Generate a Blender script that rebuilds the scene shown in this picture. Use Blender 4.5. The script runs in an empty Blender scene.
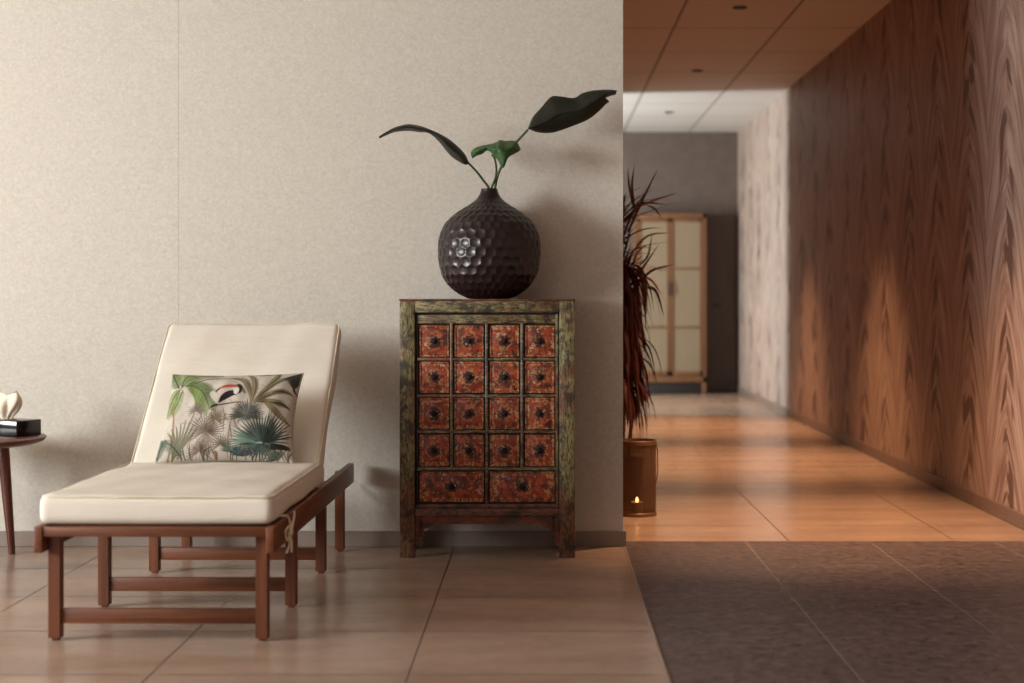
import bpy, bmesh, math, random
import numpy as np
from mathutils import Vector, Matrix, Euler
R = math.radians
random.seed(7)
sc = bpy.context.scene
COL = sc.collection

# ------------------------------------------------------------------ camera
H = 1.07            # eye height
F = 1600.0          # focal length in pixels of the 1024 wide frame
cd = bpy.data.cameras.new('camera')
cam = bpy.data.objects.new('camera', cd); COL.objects.link(cam)
cam.location = (0, 0, H); cam.rotation_euler = (R(90), 0, 0)
cd.sensor_width = 36; cd.lens = 36 * F / 1024
cd.shift_x = -31 / 1024; cd.shift_y = -42.5 / 1024
cd.dof.use_dof = True; cd.dof.focus_distance = 6.55; cd.dof.aperture_fstop = 1.9
cd.clip_end = 100
sc.camera = cam

# ------------------------------------------------------------------ colour management, world, daylight
sc.view_settings.view_transform = 'Standard'
sc.view_settings.look = 'None'
sc.view_settings.exposure = 0.0
sc.view_settings.gamma = 1.0
sc.view_settings.use_curve_mapping = False
w = bpy.data.worlds.new('sky'); sc.world = w; w.use_nodes = True
bg = w.node_tree.nodes['Background']; bg.inputs[0].default_value = (0.55, 0.65, 0.8, 1); bg.inputs[1].default_value = 0.5

def area(name, loc, rot, sx, sy, power, color):
    l = bpy.data.lights.new(name, 'AREA'); l.shape = 'RECTANGLE'; l.size = sx; l.size_y = sy
    l.energy = power; l.color = color
    o = bpy.data.objects.new(name, l); COL.objects.link(o); o.location = loc; o.rotation_euler = rot
    return o
# daylight standing in the window openings (room left, far corridor), plus an added warm fill at the rear
area('daylight_left', (-6.52, 2.75, 1.85), (0, R(-90), 0), 1.5, 3.1, 640, (0.95, 0.98, 0.98))
area('fill_rear', (-4.2, -2.62, 1.85), (R(90), 0, 0), 2.6, 1.5, 34, (1.0, 0.88, 0.80))
area('daylight_corridor', (-2.52, 15.4, 1.6), (0, R(-90), 0), 2.2, 0.8, 440, (0.72, 0.92, 1.0))

# ------------------------------------------------------------------ material helpers
class NT:
    def __init__(s, name):
        s.m = bpy.data.materials.new(name); s.m.use_nodes = True
        s.t = s.m.node_tree; s.b = s.t.nodes['Principled BSDF']
    def n(s, typ, **kw):
        nd = s.t.nodes.new(typ)
        for k, v in kw.items(): setattr(nd, k, v)
        return nd
    def l(s, a, b): s.t.links.new(a, b)
    def set(s, node, key, v):
        if hasattr(v, 'links') or isinstance(v, bpy.types.NodeSocket): s.l(v, node.inputs[key])
        else:
            if isinstance(v, (tuple, list)) and len(v) == 3 and node.inputs[key].type == 'RGBA': v = (*v, 1)
            node.inputs[key].default_value = v
    def math(s, op, a, b=0.0, c=None, clamp=False):
        nd = s.n('ShaderNodeMath', operation=op); nd.use_clamp = clamp
        s.set(nd, 0, a); s.set(nd, 1, b)
        if c is not None: s.set(nd, 2, c)
        return nd.outputs[0]
    def mix(s, fac, a, b, blend='MIX'):
        nd = s.n('ShaderNodeMix', data_type='RGBA', blend_type=blend)
        s.set(nd, 0, fac)
        for k, v in ((6, a), (7, b)):
            if isinstance(v, bpy.types.NodeSocket): s.l(v, nd.inputs[k])
            else: nd.inputs[k].default_value = (*v[:3], 1)
        return nd.outputs[2]
    def noise(s, vec, scale, detail=3.0, rough=0.55, dist=0.0):
        nd = s.n('ShaderNodeTexNoise'); s.l(vec, nd.inputs['Vector'])
        nd.inputs['Scale'].default_value = scale; nd.inputs['Detail'].default_value = detail
        nd.inputs['Roughness'].default_value = rough; nd.inputs['Distortion'].default_value = dist
        return nd.outputs[0]
    def ramp(s, fac, stops):
        nd = s.n('ShaderNodeValToRGB'); s.l(fac, nd.inputs[0]); cr = nd.color_ramp
        while len(cr.elements) < len(stops): cr.elements.new(0.5)
        for e, (p, c) in zip(cr.elements, stops):
            e.position = p; e.color = (*c, 1) if isinstance(c, tuple) else (c, c, c, 1)
        return nd.outputs[0]
    def pos(s): return s.n('ShaderNodeNewGeometry').outputs['Position']
    def tc(s, which='Object'): return s.n('ShaderNodeTexCoord').outputs[which]
    def scl(s, vec, sx, sy, sz, loc=(0, 0, 0), rot=(0, 0, 0)):
        nd = s.n('ShaderNodeMapping'); s.l(vec, nd.inputs[0])
        nd.inputs['Scale'].default_value = (sx, sy, sz); nd.inputs['Location'].default_value = loc
        nd.inputs['Rotation'].default_value = rot
        return nd.outputs[0]
    def sep(s, vec):
        nd = s.n('ShaderNodeSeparateXYZ'); s.l(vec, nd.inputs[0]); return nd.outputs
    def comb(s, x, y, z):
        nd = s.n('ShaderNodeCombineXYZ'); s.set(nd, 0, x); s.set(nd, 1, y); s.set(nd, 2, z); return nd.outputs[0]
    def bump(s, h, strength=0.3, dist=0.002):
        nd = s.n('ShaderNodeBump'); s.l(h, nd.inputs['Height']); nd.inputs['Strength'].default_value = strength
        nd.inputs['Distance'].default_value = dist; s.l(nd.outputs[0], s.b.inputs['Normal'])
    def out(s, color=None, rough=None, metal=None, spec=None, coat=None):
        for k, v in (('Base Color', color), ('Roughness', rough), ('Metallic', metal), ('Specular IOR Level', spec), ('Coat Weight', coat)):
            if v is not None: s.set(s.b, k, v)
        return s.m

def srgb(r, g, b):
    f = lambda c: (c / 255 / 12.92) if c / 255 <= 0.04045 else ((c / 255 + 0.055) / 1.055) ** 2.4
    return (f(r), f(g), f(b))

def m_flat(name, col, rough=0.5, var=0.12, scale=30, bump=0.1, metal=0.0, spec=0.5):
    t = NT(name); p = t.tc('Object'); nz = t.noise(p, scale)
    c = t.mix(nz, tuple(x * (1 - var) for x in col), tuple(min(1, x * (1 + var)) for x in col))
    t.bump(nz, bump, 0.001); return t.out(c, rough, metal, spec)

def m_wood(name, a, b, rough=0.38, axis='Y', s=1.0):
    t = NT(name); p = t.tc('Object')
    sc_ = {'X': (2, 40, 40), 'Y': (40, 2, 40), 'Z': (40, 40, 2)}[axis]
    q = t.scl(p, *[v * s for v in sc_])
    n1 = t.noise(q, 1.0, 4, 0.6, 0.6); n2 = t.noise(p, 6, 2)
    c = t.mix(t.ramp(n1, [(0.3, 0.0), (0.72, 1.0)]), a, b)
    c = t.mix(t.math('MULTIPLY', n2, 0.35), c, tuple(x * 0.6 for x in a))
    t.bump(n1, 0.15, 0.001); return t.out(c, rough)

def m_wallpaper():
    t = NT('mottled_wallpaper'); p = t.pos(); x, y, z = t.sep(p)
    n1 = t.noise(p, 46, 3, 0.7, 1.6); n2 = t.noise(p, 5, 3, 0.6)
    v = t.n('ShaderNodeTexVoronoi', feature='F1'); t.l(t.scl(p, 1, 1, 1.3), v.inputs['Vector']); v.inputs['Scale'].default_value = 55
    f = t.math('ADD', t.math('MULTIPLY', n1, 0.85), t.math('MULTIPLY', v.outputs[0], 0.15))
    c = t.mix(t.ramp(f, [(0.36, 0.0), (0.66, 1.0)]), (0.600, 0.560, 0.490), (0.490, 0.455, 0.392))
    c = t.mix(t.math('MULTIPLY', n2, 0.25), c, (0.45, 0.42, 0.36))
    fr = t.math('FRACT', t.math('DIVIDE', t.math('ADD', x, 1.581 + 4.4), 2.2))
    seam = t.math('LESS_THAN', fr, 0.0017)
    c = t.mix(t.math('MULTIPLY', seam, 0.45), c, (0.25, 0.22, 0.18))
    t.bump(f, 0.35, 0.0015); return t.out(c, 0.62, spec=0.35)

def tile_floor(name, x0, wx, y0, wy, a, b, grout, rough, fine, gw=0.004, ky=2.2):
    t = NT(name); p = t.pos(); x, y, z = t.sep(p)
    def line(v, o, wd, k=1.0):
        fr = t.math('FRACT', t.math('ADD', t.math('DIVIDE', t.math('SUBTRACT', v, o), wd), 40.0))
        d = t.math('MINIMUM', fr, t.math('SUBTRACT', 1.0, fr))
        return t.math('LESS_THAN', d, gw * k / 2 / wd)
    g = t.math('MAXIMUM', line(x, x0, wx), line(y, y0, wy, ky))
    ix = t.math('FLOOR', t.math('DIVIDE', t.math('SUBTRACT', x, x0), wx)); iy = t.math('FLOOR', t.math('DIVIDE', t.math('SUBTRACT', y, y0), wy))
    wn = t.n('ShaderNodeTexWhiteNoise', noise_dimensions='2D'); t.l(t.comb(ix, iy, 0), wn.inputs['Vector'])
    n1 = t.noise(p, fine[0], 5, 0.7, 0.5); n2 = t.noise(t.scl(p, 0.6, 2.0, 1), 2.2, 3, 0.5)
    k = t.ramp(t.math('ADD', t.math('MULTIPLY', n1, fine[1]), t.math('MULTIPLY', n2, 1 - fine[1])), [(0.35, 0.0), (0.66, 1.0)])
    c = t.mix(k, a, b)
    c = t.mix(t.math('MULTIPLY', wn.outputs[0], 0.18), c, a)
    c = t.mix(g, c, grout)
    r = t.math('ADD', rough, t.math('MULTIPLY', n1, 0.08))
    r = t.math('ADD', r, t.math('MULTIPLY', g, 0.3))
    t.bump(t.math('SUBTRACT', t.math('MULTIPLY', n1, fine[2]), g), 0.35, 0.002)
    return t.out(c, r, spec=0.5)

def m_leafgrain():
    # wallpaper of arched wood grain: grain lines run up and close over every column's axis, dark leaf strokes beside the axis
    t = NT('arched_grain_wallpaper'); p = t.pos(); x, y, z = t.sep(p)
    wob = t.math('MULTIPLY', t.math('SUBTRACT', t.noise(t.comb(0.0, t.math('MULTIPLY', y, 0.8), t.math('MULTIPLY', z, 1.6)), 1.0, 2), 0.5), 0.10)
    u = t.math('ADD', t.math('DIVIDE', t.math('SUBTRACT', y, 7.72 - 0.34), 0.68), wob)
    fr = t.math('FRACT', t.math('ADD', u, 20.0)); col = t.math('FLOOR', u)
    sgn = t.math('SUBTRACT', fr, 0.5); a = t.math('ABSOLUTE', sgn)
    # coordinate across the strokes: steep near the axis, nearly vertical at the column edges
    am = t.math('MULTIPLY', a, 0.68)
    arch = t.math('ADD', z, t.math('ADD', t.math('MULTIPLY', am, 0.75), t.math('MULTIPLY', t.math('MULTIPLY', am, am), 3.4)))
    side = t.math('SIGN', sgn)
    seed = t.math('ADD', t.math('MULTIPLY', col, 3.7), t.math('MULTIPLY', side, 1.3))
    vec = t.comb(arch, t.math('MULTIPLY', am, 0.3), seed)
    g1 = t.noise(vec, 11.0, 3, 0.6, 0.1)
    g2 = t.noise(vec, 34.0, 2, 0.5)
    grain = t.ramp(t.math('ADD', t.math('MULTIPLY', g1, 0.6), t.math('MULTIPLY', g2, 0.4)), [(0.38, 0.0), (0.60, 1.0)])
    # short dark leaf strokes lying along the arches beside the axis
    d1 = t.noise(t.comb(arch, t.math('MULTIPLY', am, 0.6), t.math('ADD', seed, 9.0)), 6.5, 1, 0.5)
    near = t.math('SUBTRACT', 1.0, t.math('MULTIPLY', am, 7.0), clamp=True)
    near = t.math('MULTIPLY', near, t.math('ADD', 0.85, t.math('MULTIPLY', side, 0.15)))
    dark = t.ramp(t.math('ADD', t.math('MULTIPLY', d1, 1.0), t.math('MULTIPLY', near, 0.05)), [(0.585, 0.0), (0.615, 1.0)])
    dark = t.math('MULTIPLY', dark, t.ramp(near, [(0.0, 0.0), (0.25, 1.0)]))
    base = t.mix(grain, (0.21, 0.115, 0.085), (0.45, 0.315, 0.245))
    c = t.mix(t.math('MULTIPLY', dark, 0.9), base, (0.11, 0.058, 0.042))
    # far part of the passage: same paper, brighter only from the corridor daylight
    t.bump(grain, 0.25, 0.002); return t.out(c, 0.5, spec=0.35)

def m_painted(name, along, green=(0.085, 0.082, 0.026), pale=(0.31, 0.25, 0.115), dark=(0.022, 0.014, 0.010), red=(0.15, 0.030, 0.016), redamt=0.7):
    t = NT(name); p = t.pos()
    s = {'Z': (90, 90, 16), 'X': (16, 90, 90)}[along]
    q = t.scl(p, *s)
    n1 = t.noise(q, 1.0, 5, 0.7, 0.4); n2 = t.noise(p, 16, 4, 0.65, 0.4); n3 = t.noise(q, 2.6, 4, 0.7); n4 = t.noise(p, 7, 3, 0.6)
    c = t.mix(t.ramp(n1, [(0.38, 0.0), (0.62, 1.0)]), green, pale)
    zz = t.sep(p)[2]; low = t.math('MULTIPLY', t.math('SUBTRACT', 0.36, zz, clamp=True), 1.6)
    n4b = t.math('ADD', n4, t.math('MULTIPLY', low, 0.9))
    c = t.mix(t.math('MULTIPLY', t.ramp(n4b, [(0.50, 0.0), (0.62, 1.0)]), redamt), c, red)
    c = t.mix(t.ramp(n3, [(0.50, 0.0), (0.57, 0.92)]), c, dark)
    c = t.mix(t.ramp(n2, [(0.50, 0.0), (0.60, 0.85)]), c, dark)
    t.bump(n3, 0.5, 0.0015); return t.out(c, 0.5)

def m_drawer(name='worn_red_lacquer', aspect=1.0):
    t = NT(name); g = t.tc('Generated'); p = t.pos(); gx, gy, gz = t.sep(g)
    cx = t.math('MULTIPLY', t.math('SUBTRACT', gx, 0.5), aspect); cz = t.math('SUBTRACT', gz, 0.5)
    n0 = t.noise(p, 60, 2, 0.6); n1 = t.noise(p, 32, 4, 0.65, 0.8); n2 = t.noise(p, 85, 3, 0.6, 0.6); n3 = t.noise(p, 26, 3, 0.65)
    r = t.math('SQRT', t.math('ADD', t.math('MULTIPLY', cx, cx), t.math('MULTIPLY', cz, cz)))
    th = t.math('ARCTAN2', cz, cx)
    petal = t.math('MULTIPLY', t.math('COSINE', t.math('MULTIPLY', th, 8.0)), 0.018)
    rr = t.math('ADD', r, t.math('ADD', petal, t.math('MULTIPLY', t.math('SUBTRACT', n0, 0.5), 0.42)))
    c = t.mix(t.ramp(n1, [(0.38, 0.0), (0.62, 1.0)]), (0.125, 0.010, 0.006), (0.36, 0.060, 0.018))
    ring = t.ramp(rr, [(0.19, 0.0), (0.22, 1.0), (0.26, 1.0), (0.30, 0.0)])
    c = t.mix(t.math('MULTIPLY', ring, t.ramp(n2, [(0.45, 0.15), (0.55, 0.85)])), c, (0.30, 0.20, 0.09))
    c = t.mix(t.ramp(rr, [(0.15, 0.95), (0.20, 0.0)]), c, (0.022, 0.006, 0.006))
    ed = t.math('MAXIMUM', t.math('ABSOLUTE', t.math('SUBTRACT', gx, 0.5)), t.math('ABSOLUTE', cz))
    fl = t.math('MULTIPLY', t.ramp(ed, [(0.34, 0.0), (0.38, 1.0)]), t.ramp(n2, [(0.50, 0.0), (0.58, 0.9)]))
    c = t.mix(fl, c, (0.42, 0.26, 0.11))
    c = t.mix(t.ramp(n3, [(0.50, 0.0), (0.62, 0.8)]), c, (0.035, 0.010, 0.008))
    c = t.mix(t.ramp(t.noise(p, 50, 4, 0.7), [(0.60, 0.0), (0.65, 0.75)]), c, (0.50, 0.36, 0.20))
    t.bump(n1, 0.5, 0.002); return t.out(c, 0.42)

M = {}
M['wallpaper'] = m_wallpaper()
M['floor'] = tile_floor('beige_floor_tile', 0.352, 0.735, 6.355, 0.6, (0.285, 0.195, 0.142), (0.40, 0.285, 0.212), (0.085, 0.055, 0.040), 0.20, (14, 0.3, 0.1), gw=0.006, ky=1.5)
M['dark_floor'] = tile_floor('dark_stone_tile', 0.345, 0.548, 7.07, 0.667, (0.028, 0.019, 0.020), (0.175, 0.125, 0.122), (0.17, 0.13, 0.115), 0.42, (24, 0.9, 1.0), gw=0.006, ky=1.3)
M['grain'] = m_leafgrain()
M['rear_wall'] = m_flat('taupe_plaster', (0.115, 0.073, 0.055), 0.8, 0.3, 8, 0.3)
M['plain_wall'] = m_flat('dark_plaster', (0.24, 0.17, 0.13), 0.85, 0.05, 20, 0.1)  # unseen walls, darkened to bounce less and deepen the shadows
M['corridor_wall'] = m_flat('russet_plaster', (0.36, 0.10, 0.045), 0.8, 0.08, 15, 0.1)  # unseen wall, reddened to tint the light bounced into the corridor
M['skirting'] = m_wood('brown_skirting', (0.17, 0.105, 0.075), (0.24, 0.155, 0.115), 0.4, 'X', 0.5)
M['skirting_grey'] = m_flat('grey_brown_skirting', (0.235, 0.185, 0.155), 0.45, 0.08, 14)
M['ceil'] = None
t = NT('ceiling_panel'); p = t.pos(); x, y, z = t.sep(p)
def gl(v, o, wd, g):
    fr = t.math('FRACT', t.math('ADD', t.math('DIVIDE', t.math('SUBTRACT', v, o), wd), 40.0)); return t.math('LESS_THAN', fr, g / wd)
gg = t.math('MAXIMUM', gl(x, 0.915, 0.745, 0.018), gl(y, 14.6, 1.1, 0.02))
M['ceil'] = (t.bump(t.math('SUBTRACT', 1.0, gg), 0.5, 0.004), t.out(t.mix(gg, t.mix(t.noise(t.scl(p, 1, 8, 1), 3), (0.60, 0.52, 0.46), (0.66, 0.58, 0.52)), (0.20, 0.15, 0.12)), 0.7))[1]
M['teak'] = m_wood('oiled_teak', (0.062, 0.015, 0.004), (0.205, 0.060, 0.016), 0.45, 'X')
M['teak_y'] = m_wood('oiled_teak_lengthwise', (0.070, 0.017, 0.005), (0.235, 0.068, 0.018), 0.45, 'Y')
M['teak_z'] = m_wood('oiled_teak_upright', (0.070, 0.017, 0.005), (0.235, 0.068, 0.018), 0.45, 'Z')
M['walnut'] = m_wood('red_walnut', (0.085, 0.022, 0.012), (0.18, 0.055, 0.03), 0.35, 'Z')
M['metal_black'] = m_flat('dark_metal', (0.02, 0.018, 0.017), 0.35, 0.1, 30, 0.05, 0.8)

t = NT('cream_canvas'); p = t.tc('Object'); wv = t.noise(p, 420, 2); n2 = t.noise(p, 5, 3); n3 = t.noise(t.scl(p, 3, 14, 14), 1.4, 3, 0.5, 0.5)
M['canvas'] = (t.bump(t.math('ADD', t.math('MULTIPLY', wv, 0.15), n3), 0.45, 0.006), t.out(t.mix(n2, (0.62, 0.575, 0.49), (0.70, 0.655, 0.57)), 0.85, spec=0.2))[1]
M['piping'] = m_flat('cream_piping', (0.62, 0.54, 0.40), 0.8, 0.05, 60)
M['cord'] = m_flat('cream_cord', (0.72, 0.62, 0.45), 0.85, 0.1, 80)

t = NT('printed_cotton'); ca = t.n('ShaderNodeVertexColor'); ca.layer_name = 'print'
wv = t.noise(t.tc('Object'), 500, 2); t.bump(wv, 0.2, 0.0006); M['print'] = t.out(ca.outputs[0], 0.8, spec=0.2)

t = NT('hammered_bronze_glaze'); p = t.tc('Object'); n1 = t.noise(p, 12, 4, 0.6); n2 = t.noise(p, 60, 3)
M['vase'] = (t.bump(n2, 0.08, 0.001), t.out(t.mix(n1, (0.007, 0.0035, 0.0035), (0.022, 0.011, 0.010)), t.math('ADD', 0.24, t.math('MULTIPLY', n2, 0.14)), spec=0.45))[1]
def m_leaf(name, a, b):
    t = NT(name); p = t.tc('Object'); n = t.noise(p, 14, 4, 0.6); n2 = t.noise(t.scl(p, 10, 10, 90), 2.0, 3)
    t.bump(n2, 0.3, 0.002); return t.out(t.mix(t.math('ADD', t.math('MULTIPLY', n, 0.7), t.math('MULTIPLY', n2, 0.3)), a, b), 0.5, spec=0.3)
M['leaf_dark'] = m_leaf('dark_green_leaf', (0.006, 0.006, 0.004), (0.020, 0.022, 0.011))
M['leaf_green'] = m_leaf('green_leaf', (0.015, 0.045, 0.014), (0.05, 0.13, 0.035))
M['stem'] = m_leaf('green_stem', (0.03, 0.05, 0.015), (0.09, 0.13, 0.05))
M['paint_z'] = m_painted('worn_green_paint_upright', 'Z')
M['paint_x'] = m_painted('worn_green_paint_level', 'X', redamt=0.5)
M['paint_trim'] = m_painted('worn_grey_green_paint', 'X', (0.085, 0.072, 0.040), (0.26, 0.22, 0.14))
M['paint_dark'] = m_flat('dark_brown_recess', (0.02, 0.011, 0.008), 0.6, 0.3, 40)  # near-black brown for the drawer recess and the cupboard gap
M['apron'] = m_painted('worn_red_green_paint', 'X', (0.16, 0.028, 0.016), (0.22, 0.07, 0.035), redamt=0.6)
M['side_wood'] = m_painted('worn_red_brown_side', 'Z', (0.14, 0.05, 0.025), (0.22, 0.12, 0.06))
M['drawer'] = m_drawer(); M['drawer_wide'] = m_drawer('worn_red_lacquer_wide', 2.1)
M['knob'] = m_flat('blackened_iron', (0.012, 0.007, 0.006), 0.7, 0.3, 60, 0.3, 0.5)
M['black_lacquer'] = m_flat('black_lacquer', (0.010, 0.008, 0.008), 0.12, 0.2, 30, 0.02)
M['tissue'] = m_flat('soft_tissue', (0.78, 0.70, 0.56), 0.9, 0.06, 60, 0.3)
M['dry_leaf'] = m_leaf('dry_red_leaf', (0.035, 0.007, 0.005), (0.13, 0.028, 0.014))
M['dry_tan'] = m_leaf('dry_tan_leaf', (0.30, 0.13, 0.05), (0.48, 0.24, 0.11))
M['bark'] = m_flat('brown_bark', (0.10, 0.05, 0.03), 0.8, 0.4, 40, 0.6)
M['pot'] = m_flat('dark_clay_pot', (0.06, 0.03, 0.022), 0.5, 0.2, 20)
M['soil'] = m_flat('dry_soil', (0.03, 0.018, 0.012), 0.95, 0.4, 60, 0.8)
M['brass'] = m_flat('aged_brass', (0.20, 0.10, 0.05), 0.5, 0.15, 30, 0.1, 0.5)
M['bamboo'] = m_wood('honey_bamboo', (0.15, 0.058, 0.022), (0.22, 0.095, 0.04), 0.45, 'Z')
M['brown_door'] = m_wood('dark_brown_door', (0.07, 0.045, 0.036), (0.105, 0.068, 0.055), 0.5, 'Z')
M['wax'] = m_flat('candle_wax', (0.75, 0.62, 0.45), 0.5, 0.03, 40)
M['trimline'] = m_flat('tile_edge_strip', (0.34, 0.25, 0.19), 0.35, 0.05, 30, 0.05, 0.3)
M['white_frame'] = m_flat('white_window_frame', (0.6, 0.6, 0.58), 0.4, 0.03, 30)
# pleated paper behind the far doors
t = NT('woven_door_panel'); p = t.tc('Object'); x, y, z = t.sep(p)
wx_ = t.math('SINE', t.math('MULTIPLY', x, 500)); wz_ = t.math('SINE', t.math('MULTIPLY', z, 420))
M['rattan'] = t.out(t.mix(t.math('ADD', 0.5, t.math('MULTIPLY', t.math('MULTIPLY', wx_, wz_), 0.5)), (0.19, 0.12, 0.065), (0.28, 0.19, 0.115)), 0.7)
# perforated metal / smoked glass of the lantern
t = NT('amber_mesh'); p = t.tc('UV'); x, y, z = t.sep(p)
hx = t.math('SINE', t.math('MULTIPLY', x, 2 * math.pi * 90)); hz = t.math('SINE', t.math('MULTIPLY', y, 2 * math.pi * 60))
hole = t.math('ADD', 0.36, t.math('MULTIPLY', t.math('MULTIPLY', hx, hz), 0.35))
tr = t.n('ShaderNodeBsdfTransparent'); tr.inputs[0].default_value = (0.75, 0.6, 0.45, 1)
mx = t.n('ShaderNodeMixShader'); t.l(t.math('MULTIPLY', hole, 0.95), mx.inputs[0]); t.l(t.b.outputs[0], mx.inputs[1]); t.l(tr.outputs[0], mx.inputs[2])
t.l(mx.outputs[0], t.t.nodes['Material Output'].inputs[0]); M['mesh'] = t.out((0.115, 0.062, 0.038), 0.7, 0.0, spec=0.2)
t = NT('candle_flame'); t.b.inputs['Emission Color'].default_value = (1, 0.62, 0.25, 1); t.b.inputs['Emission Strength'].default_value = 14; M['flame'] = t.out((0.9, 0.6, 0.3), 0.6)
t = NT('lamp_emitter'); t.b.inputs['Emission Color'].default_value = (1, 0.6, 0.35, 1); t.b.inputs['Emission Strength'].default_value = 0.6; M['lampglow'] = t.out((0.3, 0.25, 0.2), 0.6)

# ------------------------------------------------------------------ mesh helpers
def BM(): return bmesh.new()
def box(bm, c0, c1, bev=0.0, seg=2, rot=None, piv=None):
    x0, y0, z0 = c0; x1, y1, z1 = c1
    t_ = bmesh.new()
    r = bmesh.ops.create_cube(t_, size=1)
    for v in t_.verts: v.co = Vector(((x0 + x1) / 2 + v.co.x * (x1 - x0), (y0 + y1) / 2 + v.co.y * (y1 - y0), (z0 + z1) / 2 + v.co.z * (z1 - z0)))
    if bev > 0: bmesh.ops.bevel(t_, geom=t_.edges[:], offset=bev, segments=seg, affect='EDGES', profile=0.5)
    if rot is not None:
        pv = Vector(piv) if piv is not None else Vector(((x0 + x1) / 2, (y0 + y1) / 2, (z0 + z1) / 2))
        m = Matrix.Translation(pv) @ Euler(rot).to_matrix().to_4x4() @ Matrix.Translation(-pv)
        bmesh.ops.transform(t_, matrix=m, verts=t_.verts)
    merge(bm, t_)
def merge(bm, t_):
    me = bpy.data.meshes.new('tmp'); t_.to_mesh(me); t_.free(); bm.from_mesh(me); bpy.data.meshes.remove(me)
def tube(bm, pts, rad, n=10, cap=True):
    pts = [Vector(p) for p in pts]
    rads = rad if isinstance(rad, (list, tuple)) else [rad] * len(pts)
    rings = []; prev = None
    for i, p in enumerate(pts):
        d = (pts[min(i + 1, len(pts) - 1)] - pts[max(i - 1, 0)]).normalized()
        if prev is None:
            up = Vector((0, 0, 1)) if abs(d.z) < 0.9 else Vector((1, 0, 0)); a = d.cross(up).normalized()
        else: a = (prev - d * prev.dot(d)).normalized()
        prev = a; b = d.cross(a)
        rings.append([bm.verts.new(p + (a * math.cos(2 * math.pi * k / n) + b * math.sin(2 * math.pi * k / n)) * rads[i]) for k in range(n)])
    for r0, r1 in zip(rings, rings[1:]):
        for k in range(n): bm.faces.new((r0[k], r0[(k + 1) % n], r1[(k + 1) % n], r1[k]))
    if cap:
        bm.faces.new(rings[0][::-1]); bm.faces.new(rings[-1])
def lathe(bm, prof, n=64, c=(0, 0, 0), capb=True, capt=True):
    rings = [[bm.verts.new((c[0] + r * math.cos(2 * math.pi * k / n), c[1] + r * math.sin(2 * math.pi * k / n), c[2] + z)) for k in range(n)] for r, z in prof]
    for r0, r1 in zip(rings, rings[1:]):
        for k in range(n): bm.faces.new((r0[k], r0[(k + 1) % n], r1[(k + 1) % n], r1[k]))
    if capb: bm.faces.new(rings[0][::-1])
    if capt: bm.faces.new(rings[-1])
def spline(pts, n=24):
    pts = [Vector(p) for p in pts]; out = []
    P = [pts[0] * 2 - pts[1]] + pts + [pts[-1] * 2 - pts[-2]]
    for i in range(len(pts) - 1):
        a, b, c, d = P[i:i + 4]
        for k in range(n):
            t = k / n
            out.append(0.5 * ((2 * b) + (c - a) * t + (2 * a - 5 * b + 4 * c - d) * t * t + (3 * b - a - 3 * c + d) * t ** 3))
    return out + [pts[-1]]
def obj(name, bm, mat, parent=None, smooth=True, ang=40, label=None):
    bmesh.ops.recalc_face_normals(bm, faces=bm.faces[:])
    me = bpy.data.meshes.new(name); bm.to_mesh(me); bm.free()
    o = bpy.data.objects.new(name, me); COL.objects.link(o); me.materials.append(mat)
    if smooth:
        me.shade_smooth()
        try: me.set_sharp_from_angle(angle=R(ang))
        except Exception: pass
    if parent: 
        o.parent = parent
    if label: o['label'] = label
    return o
def thing(name, label, cat, loc=(0, 0, 0), rz=0, group=None):
    o = bpy.data.objects.new(name, None); COL.objects.link(o); o.location = loc; o.rotation_euler = (0, 0, rz)
    o.empty_display_size = 0.1; o['label'] = label; o['category'] = cat
    if group: o['group'] = group
    return o
def struct(name, bm, mat, smooth=False, parent=None):
    o = obj(name, bm, mat, parent, smooth)
    if parent is None: o['kind'] = 'structure'
    return o
def boxes(*bs, bev=0.0):
    b = BM()
    for c0, c1 in bs: box(b, c0, c1, bev)
    return b
def at(px, py, Y):  # point of the photo's pixel at depth Y
    return Vector(((px - 543) * Y / F, Y, H - (py - 299) * Y / F))

# ------------------------------------------------------------------ room shell
CZ = 2.986; XR = 2.236; YW = 6.93; XE = 0.3465; YB = 18.36; XL = -6.5; YR = -2.6
struct('floor', boxes(((XL - .1, YR - .1, -0.1), (XE + .006, YB + .2, 0)), ((XE + .006, 7.07, -0.1), (XR + .1, YB + .2, 0)), ), M['floor'])
struct('floor_dark', boxes(((XE + .006, YR - .1, -0.1), (XR + .1, 7.07, 0.0))), M['dark_floor'])
struct('trim_1', boxes(((XE + .002, YR, 0.0), (XE + .010, YW - .02, 0.0025))), M['trimline'])
struct('ceiling', boxes(((XL - .1, YR - .1, CZ), (XR + .1, YB + .2, CZ + 0.1))), M['ceil'])
struct('wall_back', boxes(((XL, YW, 0), (XE, YW + .2, CZ))), M['wallpaper'])
struct('baseboard_back', boxes(((XL, YW - .013, 0), (XE + .013, YW, 0.066)), ((XE, YW, 0), (XE + .013, YW + .2, 0.066)), bev=0.002), M['skirting_grey'])
struct('wall_right', boxes(((XR, YR - .1, 0), (XR + .1, YB + .1, CZ))), M['grain'])
struct('baseboard_right', boxes(((XR - .014, YR, 0), (XR, YB, 0.072)), bev=0.003), M['skirting'])
struct('wall_far', boxes(((-2.6, YB, 0), (XR, YB + .1, CZ))), M['rear_wall'])
struct('baseboard_far', boxes(((-2.6, YB - .014, 0), (1.88, YB, 0.07))), M['skirting'])
struct('wall_corridor_left', boxes(((-0.5, YW + .2, 0), (-0.4, 14.6, CZ))), M['corridor_wall'])
struct('wall_light_cutoff', boxes(((-2.6, 14.6, 0), (0.69, 14.9, CZ))), M['plain_wall'])  # unseen wall, added and sized to cut the far daylight off sharply
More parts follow.
